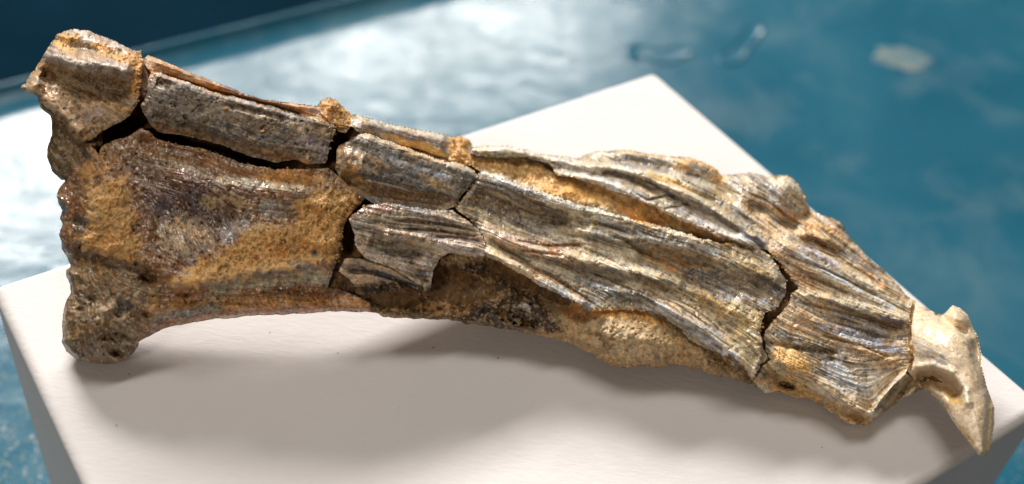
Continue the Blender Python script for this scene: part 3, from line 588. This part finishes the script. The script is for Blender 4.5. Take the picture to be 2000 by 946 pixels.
# knuckle / right fragment
pe(1490, 375, 40, 22, 20, (122,110,92), brk=.5); pe(1545, 362, 26, 18, 40, (206,196,172), brk=.8); pe(1530, 395, 44, 16, 30, (136,128,118), brk=.4); pe(1550, 425, 46, 12, 25, (142,108,66), brk=.6); pe(1610, 440, 44, 14, 25, (178,142,98), brk=.7); pe(1560, 470, 60, 10, 28, (198,168,124), brk=.6); pe(1620, 480, 50, 8, 30, (110,84,56), brk=.6)
pp([(1505,470),(1580,490),(1680,550),(1600,555),(1530,520)], (142,112,80), 8, .8, brk=.5); pe(1600, 500, 50, 8, 28, (126,124,132), brk=.5); pp([(1590,510),(1700,545),(1785,595),(1780,640),(1700,610),(1620,560)], (206,192,164), 10, .9, brk=.9, var=.55); pe(1690, 520, 60, 7, 38, (110,98,96), brk=.5); pe(1720, 555, 60, 5, 38, (160,118,70), brk=.4); pe(1570, 545, 30, 14, 20, (132,96,60), brk=.7, sand=.4)
pl([(1560,578),(1640,594),(1760,625)], 7, (212,196,166), brk=.6); pp([(1600,610),(1680,612),(1770,640),(1770,700),(1690,680),(1610,650)], (90,84,88), 10, .95, brk=.5, gloss=.6); pe(1545, 600, 40, 12, 20, (150,120,84), brk=.6); pe(1740, 625, 30, 6, 20, (96,92,104), brk=.7); pe(1760, 690, 20, 22, 0, (182,164,140), brk=.6); pe(1600, 640, 50, 14, 20, (152,112,70), brk=.5); pe(1535, 655, 40, 9, 15, (92,88,86), brk=.6); pl([(1500,672),(1560,682),(1620,690)], 4, (104,76,46)); pe(1545, 705, 40, 20, 25, (198,160,98), sand=1, brk=.9, gloss=.2); pe(1620, 695, 44, 18, 20, (86,76,72), brk=.5); pe(1650, 740, 54, 24, 35, (158,154,150), brk=.6, gloss=.55); pe(1700, 745, 34, 20, -10, (190,178,158), brk=.5, gloss=.6); pl([(1772,726),(1740,756),(1705,806)], 5, (206,194,168)); pl([(1785,744),(1752,770),(1722,802)], 12, (146,126,88), brk=.8); pe(1765, 765, 12, 8, -40, (84,74,58)); pp([(1480,745),(1500,720),(1570,750),(1640,795),(1700,815),(1690,832),(1600,790),(1520,765)], (162,128,76), 7, .95, sand=1, gloss=.15); pe(1500, 735, 24, 14, 20, (98,78,54), brk=.7); pe(1537, 753, 15, 6, 12, (70,48,28)); pe(1690, 655, 30, 14, 10, (82,74,74), brk=.6); pl([(1540,640),(1600,650),(1690,690),(1770,705)], 3, (164,118,72), brk=.6)
pl([(1560,500),(1640,540),(1740,600)], 8, (188,190,192), brk=.3, fib=1.0); pl([(1600,640),(1680,660),(1760,690)], 9, (150,152,164), brk=.2); pe(1660, 745, 50, 20, 35, (186,190,194), brk=.3)
# hook
pe(1815, 690, 34, 18, 30, (176,168,156), brk=.5, var=.3); pe(1835, 705, 26, 9, 15, (112,108,106), k=.85, brk=.7, var=.3); pl([(1790,738),(1830,744),(1870,775)], 12, (176,152,116), k=.9, brk=.8, var=.5); pe(1885, 760, 9, 26, -20, (150,144,130), k=.7, brk=.5); pe(1860, 780, 22, 9, 20, (196,160,96), brk=.7); pe(1905, 680, 7, 26, -15, (150,134,110), k=.8); pe(1897, 822, 9, 6, 0, (170,166,162), k=.6, brk=.6); pl([(1850,800),(1872,830),(1900,865)], 8, (206,168,102), k=.8, brk=.6); pe(1870, 812, 26, 10, 10, (206,186,158), gloss=1.0); pl([(1932,790),(1930,850),(1925,885)], 6, (202,172,110), k=.8, brk=.5); pl([(1848,798),(1870,803),(1895,801),(1925,786)], 1.4, (170,132,84), k=.7)
pl([(1784,590),(1779,620),(1777,645),(1780,675),(1782,700),(1778,722)], 3.5, (164,132,88), sand=1, gloss=.1)
for x, y in ((1740,580),(1645,575),(1700,590),(1742,655)): pe(x, y, 7, 6, 0, (226,204,160), sand=1)

# ---- natural mottling: strands along the fibres, flecks and stains
mott = 0.20*n18+0.30*n9+0.22*n4
bonem = 1-SND
mott = 1.15*mott*(0.8+0.2*bonem)+bonem*FIB*(0.34*streak+0.42*streak2)*np.clip(0.75+0.9*n18, 0.2, 1.6)
tone = np.exp(1.5*VAR*mott)
ALB *= tone[..., None]
warmth = (0.10*n40+0.14*fbm(13, 171, 2))*VAR
ALB[..., 0] *= 1+warmth; ALB[..., 2] *= 1-1.3*warmth
fl = (sstep(0.42, 0.75, fbm(7, 181, 2))*0.72*VAR)[..., None]                     # dark mineral flecks
ALB[:] = ALB*(1-fl)+ALB*np.array([0.34, 0.30, 0.27], np.float32)*fl
fp = (sstep(0.45, 0.8, fbm(6, 191, 2)+0.3*streak)*0.45*VAR*bonem)[..., None]      # pale flecks
ALB[:] = ALB*(1-fp)+lin((206, 188, 156)).astype(np.float32)*fp
gs = (sstep(0.15, 0.6, fbm(4.6, 201, 2))*0.36*SND)[..., None]; ALB[:] = ALB*(1-gs)+lin((216, 186, 136)).astype(np.float32)*0.75*gs   # pale quartz
s3 = np.clip(lic(vnoise(X/5.0, Y/5.0, 305).astype(np.float32), 14, 1.4), -1.5, 1.5); s4 = np.clip(lic(vnoise(X/7.0, Y/7.0, 315).astype(np.float32), 18, 1.5), -1.5, 1.5)
for sm_, col_, am_ in ((s3, (158, 162, 170), .55), (-s3, (160, 120, 72), .45), (s4, (212, 200, 172), .65), (-s4, (62, 58, 60), .65)):     # blue-grey, ochre, cream and dark strands
    m_ = (sstep(0.25, 0.9, sm_)*am_*np.clip(FIB*1.15, 0.25, 1)*bonem*np.clip(VAR, 0, 1)*(1-0.6*WRK))[..., None]; ALB[:] = ALB*(1-m_)+lin(col_).astype(np.float32)*0.75*m_
ink = (sstep(0.30, 0.62, fbm(4.4, 211, 2)+0.35*n18)*0.42*VAR*(0.55+0.45*bonem))[..., None]; ALB[:] = ALB*(1-0.72*ink)
lt = (sstep(0.34, 0.66, fbm(3.8, 221, 2)+0.35*streak-0.2*n18)*0.42*VAR*bonem)[..., None]; ALB[:] = ALB*(1-lt)+lin((196, 182, 154)).astype(np.float32)*0.8*lt
grey = ALB.mean(2, keepdims=True); ALB = grey+(ALB-grey)*0.96
ALB = ALB*1.7; ALB *= np.minimum(1, 0.80/ALB.max(2, keepdims=True)); ALB = np.clip(ALB, 0.004, 0.85)

# ---- ochre sand residue caught in the grooves, clean bone on the crests
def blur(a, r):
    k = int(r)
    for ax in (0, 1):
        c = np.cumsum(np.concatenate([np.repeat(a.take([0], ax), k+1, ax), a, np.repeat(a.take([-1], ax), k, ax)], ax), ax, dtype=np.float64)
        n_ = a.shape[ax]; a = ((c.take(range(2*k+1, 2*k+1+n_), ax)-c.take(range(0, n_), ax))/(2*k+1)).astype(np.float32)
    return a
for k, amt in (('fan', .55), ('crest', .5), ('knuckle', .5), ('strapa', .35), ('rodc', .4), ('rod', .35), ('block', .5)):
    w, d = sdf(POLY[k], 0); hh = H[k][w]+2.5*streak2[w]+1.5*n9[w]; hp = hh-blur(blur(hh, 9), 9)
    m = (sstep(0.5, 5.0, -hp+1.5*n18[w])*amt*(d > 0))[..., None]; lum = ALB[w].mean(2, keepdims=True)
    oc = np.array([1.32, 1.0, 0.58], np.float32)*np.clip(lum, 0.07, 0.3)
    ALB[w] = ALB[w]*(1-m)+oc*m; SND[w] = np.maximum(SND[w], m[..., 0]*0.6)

# ---- turning the maps into solids
fossil = bpy.data.objects.new('fossil_bone', None); C.objects.link(fossil)
tag(fossil, 'cracked brown and grey fossil bone with sandy matrix and pale hooked end on white box', 'fossil')

def solid(name, w, d, top, bot, mat, label=None, kind=None, alb=None):
    m = d > 0
    q = m[:-1, :-1] & m[1:, :-1] & m[:-1, 1:] & m[1:, 1:]
    used = np.zeros_like(m)
    used[:-1, :-1] |= q; used[1:, :-1] |= q; used[:-1, 1:] |= q; used[1:, 1:] |= q
    ids = np.full(m.shape, -1, np.int64); nv = int(used.sum()); ids[used] = np.arange(nv)
    a, b, c, e = ids[:-1, :-1][q], ids[1:, :-1][q], ids[1:, 1:][q], ids[:-1, 1:][q]
    Q = np.stack([a, b, c, e], 1)
    E_ = np.concatenate([Q[:, [0, 1]], Q[:, [1, 2]], Q[:, [2, 3]], Q[:, [3, 0]]]); key = np.sort(E_, 1); kk = key[:, 0]*nv+key[:, 1]
    _, inv, cnt = np.unique(kk, return_inverse=True, return_counts=True); be = E_[cnt[inv] == 1]
    px = X[w][used].astype(float); py = Y[w][used].astype(float); dd = d[used]
    gyy, gxx = np.gradient(d, S); g = np.stack([gxx[used], gyy[used]], 1); g /= np.linalg.norm(g, axis=1, keepdims=True)+1e-6
    bv = np.unique(be); mv = np.clip(dd[bv], 0, 1.6*S)
    px[bv] -= g[bv, 0]*mv; py[bv] -= g[bv, 1]*mv
    VT = points(px, py, top[used]); VB = points(px, py, bot[used])
    low = VB[:, 2] < 0.004                                   # never below the box top where the box is
    r_ = (VB-Bc)[:, :2]; onbox = (r_@e1[:2] > -BW) & (r_@e1[:2] < 0) & (r_@e2[:2] > -BL) & (r_@e2[:2] < 0)
    fix = low & onbox
    if fix.any():
        t = np.clip((0.004-VB[fix, 2])/np.maximum(VT[fix, 2]-VB[fix, 2], 1e-6), 0, 1)[:, None]
        VB[fix] = VB[fix]*(1-t)+VT[fix]*t
    V = np.concatenate([VT, VB])*U
    walls = np.stack([be[:, 0], be[:, 0]+nv, be[:, 1]+nv, be[:, 1]], 1)
    o = mesh_np(name, V, [Q, (Q+nv)[:, ::-1], walls[:, ::-1][:, [0,1,2,3]]], mat, fossil)
    me = o.data
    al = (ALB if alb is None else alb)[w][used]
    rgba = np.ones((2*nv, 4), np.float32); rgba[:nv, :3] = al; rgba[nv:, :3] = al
    ca = me.color_attributes.new('mineral', 'FLOAT_COLOR', 'POINT'); ca.data.foreach_set('color', rgba.ravel())
    fi = np.ones((2*nv, 4), np.float32); fi[:, 0] = np.tile(GLO[w][used], 2); fi[:, 1] = np.tile(SND[w][used], 2); fi[:, 2] = np.tile((0.42+0.6*SND[w][used])*np.clip(VAR[w][used], 0.3, 1), 2)
    cb = me.color_attributes.new('finish', 'FLOAT_COLOR', 'POINT'); cb.data.foreach_set('color', fi.ravel())
    if label: o['label'] = label
    if kind: o['kind'] = kind
    return o, (px, py, top[used])

NAMES = dict(block=('end_block', 'thick brown end block with a deep hollow'), lobe=('rear_lobe', None), body=('shaft_plate', 'broad brown shaft with knob resting on the box'),
 rod=('rod_fragment', 'long grey rod fragment between two breaks'), rear=('rear_ridge', None), splinter=('splinter', 'small orange broken splinter'), rodb=('rod_fragment', 'smooth lilac grey rear rod'),
 plug=('sandstone_plug', None), fillb=('sandstone_fill', None), rodc=('rod_fragment', 'short grey rod fragment with tan crest'), shard=('bone_shard', None),
 strapa=('strap_fragment', 'shiny pinkish grey fibrous strap'), matrix=('sandstone_matrix', 'grainy sandstone bulge under the strap'), crackfill=('sandstone_fill', None), crusta=('sandstone_crust', None), crustb=('sandstone_crust', 'thick ochre sand crust'),
 fan=('fan_fragment', 'fan of grey and cream fibres'), valley=('sandstone_fill', 'ochre sand filling the groove'), crest=('crest_fragment', None), knuckle=('knuckle_fragment', 'streaked cream and dark grey fragment'), hook=('hooked_tip', 'smooth pale cream hooked tip'))
core_top = 0.86*G-32
for x_, y_, rx_, ry_, a_, q_ in ((245,250,60,22,-25,-55),(655,288,20,44,10,-45),(330,272,50,14,15,-60),(430,300,70,14,17,-70),(540,324,70,12,8,-60),(1545,560,26,30,30,-8),(1500,625,14,26,0,-14),(705,400,20,14,0,-30),(680,470,12,40,0,-20)):
    blob(core_top, x_, y_, rx_, ry_, a_, q_)
TOPS = {}; OBJ = {}
for k, poly in POLY.items():
    er, warp, fib, rough, pit = SPEC[k]
    w, d = sdf(poly, warp)
    t = np.clip(d/er, 0, 1); edge = er*(1-np.sqrt(np.clip(1-(1-t)**2, 0, 1)))
    h = H[k][w] + (3.0*WRK[w]*(0.6*streak[w]+0.5*streak2[w]) if k == 'body' else 0) + fib*(0.55*streak[w]+0.6*streak2[w]) + rough*(SMO[w] if k == 'body' else 1)*(0.6*n9[w]+(0.25+0.25*SND[w])*n4[w]+(0.9+0.6*SND[w])*n18[w])+(0.1+0.15*SND[w]*rough)*n25[w] - pit*2.2*npit[w] + 2.2*n40[w] - edge
    bot = np.minimum(h-8, core_top[w]-4)
    nm, lb = NAMES[k]
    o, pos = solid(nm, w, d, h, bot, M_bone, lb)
    TOPS[k] = (w, d, h); OBJ[k] = o
w, d = sdf(OUT, 0.8)
d = d-3.0
back = -(20+62*dome(SIL[w], 120)+3*n18[w])
coralb = np.empty(SH+(3,), np.float32); coralb[:] = lin((112, 82, 46)); coralb *= np.exp(0.5*n9+0.4*n4)[..., None]
solid('sandstone_core', w, d, (core_top+3*n9+2*n18)[w], back, M_bone, alb=coralb)

for k, p in (('crusta', 'body'), ('crustb', 'body'), ('crackfill', 'knuckle'), ('fillb', 'rodb'), ('plug', 'rodb')): OBJ[k].parent = OBJ[p]

# ---- loose quartz grains stuck to the sandy parts
ico = bmesh.new(); bmesh.ops.create_icosphere(ico, subdivisions=1, radius=1.0)
iv = np.array([v.co[:] for v in ico.verts]); ifc = np.array([[v.index for v in f.verts] for f in ico.faces]); ico.free()
def grains(name, centres, radii, mat, parent=None, flat=1.0):
    V = []; Fc_ = []
    for i, (c, r) in enumerate(zip(centres, radii)):
        j = iv*(1+0.28*rng.standard_normal((len(iv), 1)))*(r*np.array([1, rng.uniform(.7, 1.2), flat*rng.uniform(.7, 1.1)]))
        V.append(j+c); Fc_.append(ifc+i*len(iv))
    return mesh_np(name, np.concatenate(V), np.concatenate(Fc_), mat, parent, smooth=False)
cen = []; rad = []
for k, n in (('crusta', 260), ('crustb', 700), ('valley', 420), ('plug', 120), ('fillb', 90), ('matrix', 420), ('splinter', 90), ('knuckle', 330), ('body', 160), ('block', 130), ('fan', 180), ('crest', 130), ('rear', 50)):
    w, d, h = TOPS[k]; ok = (d > 3) & (rng.random(d.shape) < np.clip(SND[w], 0.02, 1)); iy, ix = np.nonzero(ok)
    s = rng.choice(len(iy), min(n, len(iy)), replace=False); iy, ix = iy[s], ix[s]
    p = points(X[w][iy, ix].astype(float), Y[w][iy, ix].astype(float), h[iy, ix]+0.6); cen += list(p*U); rad += list(rng.uniform(0.9, 2.3, len(iy))*0.00068*U*0.85)
for x, y, k in ((85,176,'block'),(441,213,'rod'),(512,257,'rod'),(1678,585,'knuckle'),(1645,560,'knuckle'),(1508,585,'fan'),(1474,586,'fan'),(1741,656,'knuckle'),(1360,451,'valley'),(1262,452,'fan'),(797,281,'fillb'),(1250,640,'matrix'),(1151,659,'matrix'),(1255,683,'matrix'),(1325,354,'crest'),(1300,356,'crest')):
    w, d, h = TOPS[k]; ix = int((x-gx[0])/S)-w[1].start; iy = int((y-gy[0])/S)-w[0].start
    hh = h[iy, ix] if 0 <= iy < h.shape[0] and 0 <= ix < h.shape[1] else 0
    cen += list(points(np.array([x*1.0]), np.array([y*1.0]), np.array([hh+2]))*U); rad.append(4.2*0.00058*U)
for line, n_, k in (([(272,104),(277,150),(270,205)],60,'block'),([(645,245),(655,262),(648,300)],40,'rod'),([(684,418),(668,445),(665,480),(657,510)],50,'body'),([(712,395),(690,415),(684,432)],26,'strapa'),([(1505,500),(1535,530),(1545,560),(1535,590),(1500,620),(1488,655)],90,'fan'),([(1508,490),(1545,540),(1548,575),(1512,625),(1494,660)],70,'knuckle'),([(1784,592),(1778,640),(1780,690),(1774,724)],60,'knuckle'),([(885,404),(910,380),(934,346)],24,'rodc'),([(300,272),(395,292),(500,328),(630,330)],60,'body'),([(1452,345),(1454,400),(1490,458)],40,'crest'),([(940,335),(1100,390),(1260,436),(1400,476)],90,'fan'),([(1480,740),(1520,760),(1580,775),(1640,815),(1690,828)],110,'knuckle'),([(1120,672),(1200,712),(1300,712),(1420,732)],70,'matrix')):
    q = np.array(line, float); sg = np.hypot(*np.diff(q, axis=0).T); sl = np.concatenate([[0], np.cumsum(sg)]); w, d, h = TOPS[k]
    for t_ in rng.uniform(0, sl[-1], n_):
        x, y = np.interp(t_, sl, q[:, 0])+rng.normal(0, 3.2), np.interp(t_, sl, q[:, 1])+rng.normal(0, 3.2)
        ix = int((x-gx[0])/S)-w[1].start; iy = int((y-gy[0])/S)-w[0].start
        if not (0 <= iy < h.shape[0] and 0 <= ix < h.shape[1]) or d[iy, ix] < -2.5: continue
        cen += list(points(np.array([x]), np.array([y]), np.array([h[iy, ix]-0.5]))*U); rad.append(rng.choice((1.2, 1.6, 2.2, 3.0))*0.00058*U)
g = grains('sand_grains', cen, rad, M_grain, fossil); g['kind'] = 'stuff'

# ------------------------------------------------------------------ small things on the box and the table
for x, y, r, lb in ((252,731,1.4,'tiny crumb on the box top just below the knob end of the fossil'),(846,680,2.4,'largest tan sand crumb on the box top below the middle of the fossil'),(972,701,2.0,'tan sand crumb on the box top right of the largest crumb'),
                    (660,690,1.4,'tiny crumb on the box top left of the largest crumb'),(527,650,1.3,'tiny crumb on the box top close under the arch of the shaft'),(1605,875,1.5,'tiny crumb on the box top in front of the right end of the fossil'),(228,832,1.4,'tiny crumb near the left edge of the box top')):
    p = on_plane(x, y, 0.0)*U; rr = r*0.0006*U*0.85
    o = grains('sand_crumb', [p*0], [rr], M_crumb); o.location = tuple(p+np.array([0, 0, rr*0.6]))
    tag(o, lb, 'crumb', 'sand crumbs on the box top')

# wet water drops and a dried smudge on the table
def mat_smudge():
    m, nt, b = new_mat('dried_residue'); co = N(nt, 'ShaderNodeTexCoord').outputs['Object']
    c = ramp(nt, noise(nt, co, 160, 4, 0.6, 0.5), [(0.3, lin((48, 98, 114))), (0.66, lin((112, 124, 122)))])
    nt.links.new(c, b.inputs['Base Color']); b.inputs['Roughness'].default_value = 0.6; return m
M_smudge = mat_smudge()
def film(name, outline, height, mat, label, cat, group=None, n=72, rough=0.05, prof_=([1.0, 1.0, 0.97, 0.9, 0.75, 0.5, 0.25], [-0.002, 0.25, 0.7, 1.0, 0.75, 0.6, 0.6])):
    """a low-domed film whose outline is given in picture pixels on the table"""
    P = np.array([on_plane(x, y, TZ) for x, y in outline]); c = P.mean(0)
    q = np.concatenate([P, P[:1]]); s = np.concatenate([[0], np.cumsum(np.linalg.norm(np.diff(q, axis=0), axis=1))])
    t = np.linspace(0, s[-1], n, endpoint=False); R_ = np.stack([np.interp(t, s, q[:, k]) for k in range(3)], 1)
    for _ in range(3): R_ = (np.roll(R_, 1, 0)+2*R_+np.roll(R_, -1, 0))/4
    wob = 1+rough*np.interp(np.arange(n), np.linspace(0, n, 19), np.append(w_ := rng.standard_normal(18), w_[0]))
    rings, hs = prof_
    V = []
    for r, hh in zip(rings, hs):
        p = c+(R_-c)*(r*wob[:, None]); p[:, 2] = TZ+max(hh, 0)*height+(0.0006 if hh >= 0 else 0.0002)
        V.append(p)
    V.append(np.array([[c[0], c[1], TZ+hs[-1]*height+0.0006]])); V = np.concatenate(V)
    k = np.arange(n); k2 = (k+1) % n; Fq = [np.stack([k+i*n, k2+i*n, k2+(i+1)*n, k+(i+1)*n], 1) for i in range(len(rings)-1)]
    last = (len(rings)-1)*n; tri = np.stack([k+last, k2+last, np.full(n, len(V)-1)], 1)
    org = c.copy(); org[2] = TZ
    b_ = bmesh.new()
    o = mesh_np(name, (V-org)*U, [np.concatenate(Fq), tri], mat); o.location = tuple(org*U)
    b_.from_mesh(o.data); bmesh.ops.recalc_face_normals(b_, faces=b_.faces)
    if sum(f.normal.z for f in b_.faces) < 0: bmesh.ops.reverse_faces(b_, faces=b_.faces)
    b_.to_mesh(o.data); b_.free()
    return tag(o, label, cat, group)
film('water_mark', [(1215,90),(1232,84),(1260,88),(1288,98),(1312,92),(1340,90),(1362,102),(1352,114),(1330,124),(1298,128),(1272,120),(1250,114),(1238,122),(1222,118)], 0.0024, M_table, 'peanut-shaped thin water mark behind the back corner of the box', 'water mark', 'water marks on the table', rough=0.07, prof_=([1.0, 0.99, 0.94, 0.88, 0.80, 0.5, 0.25], [-0.002, 0.3, 1.0, 1.0, 0.15, 0.1, 0.1]))
film('water_mark', [(1462,36),(1485,44),(1494,62),(1478,82),(1462,100),(1448,122),(1424,132),(1402,122),(1404,108),(1424,98),(1438,80),(1446,58)], 0.0024, M_table, 'slanting thin water mark between the peanut-shaped mark and the smudge', 'water mark', 'water marks on the table', rough=0.07, prof_=([1.0, 0.99, 0.94, 0.88, 0.80, 0.5, 0.25], [-0.002, 0.3, 1.0, 1.0, 0.15, 0.1, 0.1]))
film('dried_smudge', [(1705,100),(1730,90),(1765,96),(1800,104),(1822,116),(1808,132),(1770,138),(1735,130),(1712,124)], 0.0006, M_smudge, 'beige dried smudge on the teal table at upper right', 'smudge', rough=0.16)

# pale grit scattered on the table beside the box
cen = []; rad = []
for i in range(420):
    y = 560+390*math.sqrt(random.random()); x = random.uniform(-30, max(2, (y-545)*0.40-8))
    p = on_plane(x, y, TZ); s = random.choice((.7, .8, 1.0, 1.2, 1.6))*0.0011
    cen.append(p*U+np.array([0, 0, s*U*0.3])); rad.append(s*U)
for i in range(40):
    y = random.uniform(860, 946); x = random.uniform(1950+(946-y)*0.55, 2010); p = on_plane(x, y, TZ); s = random.uniform(.6, 1.2)*0.001
    cen.append(p*U); rad.append(s*U)
g = grains('table_grit', cen, rad, M_dust); tag(g, 'pale grit scattered on the teal table beside the box', 'grit', kind='stuff')
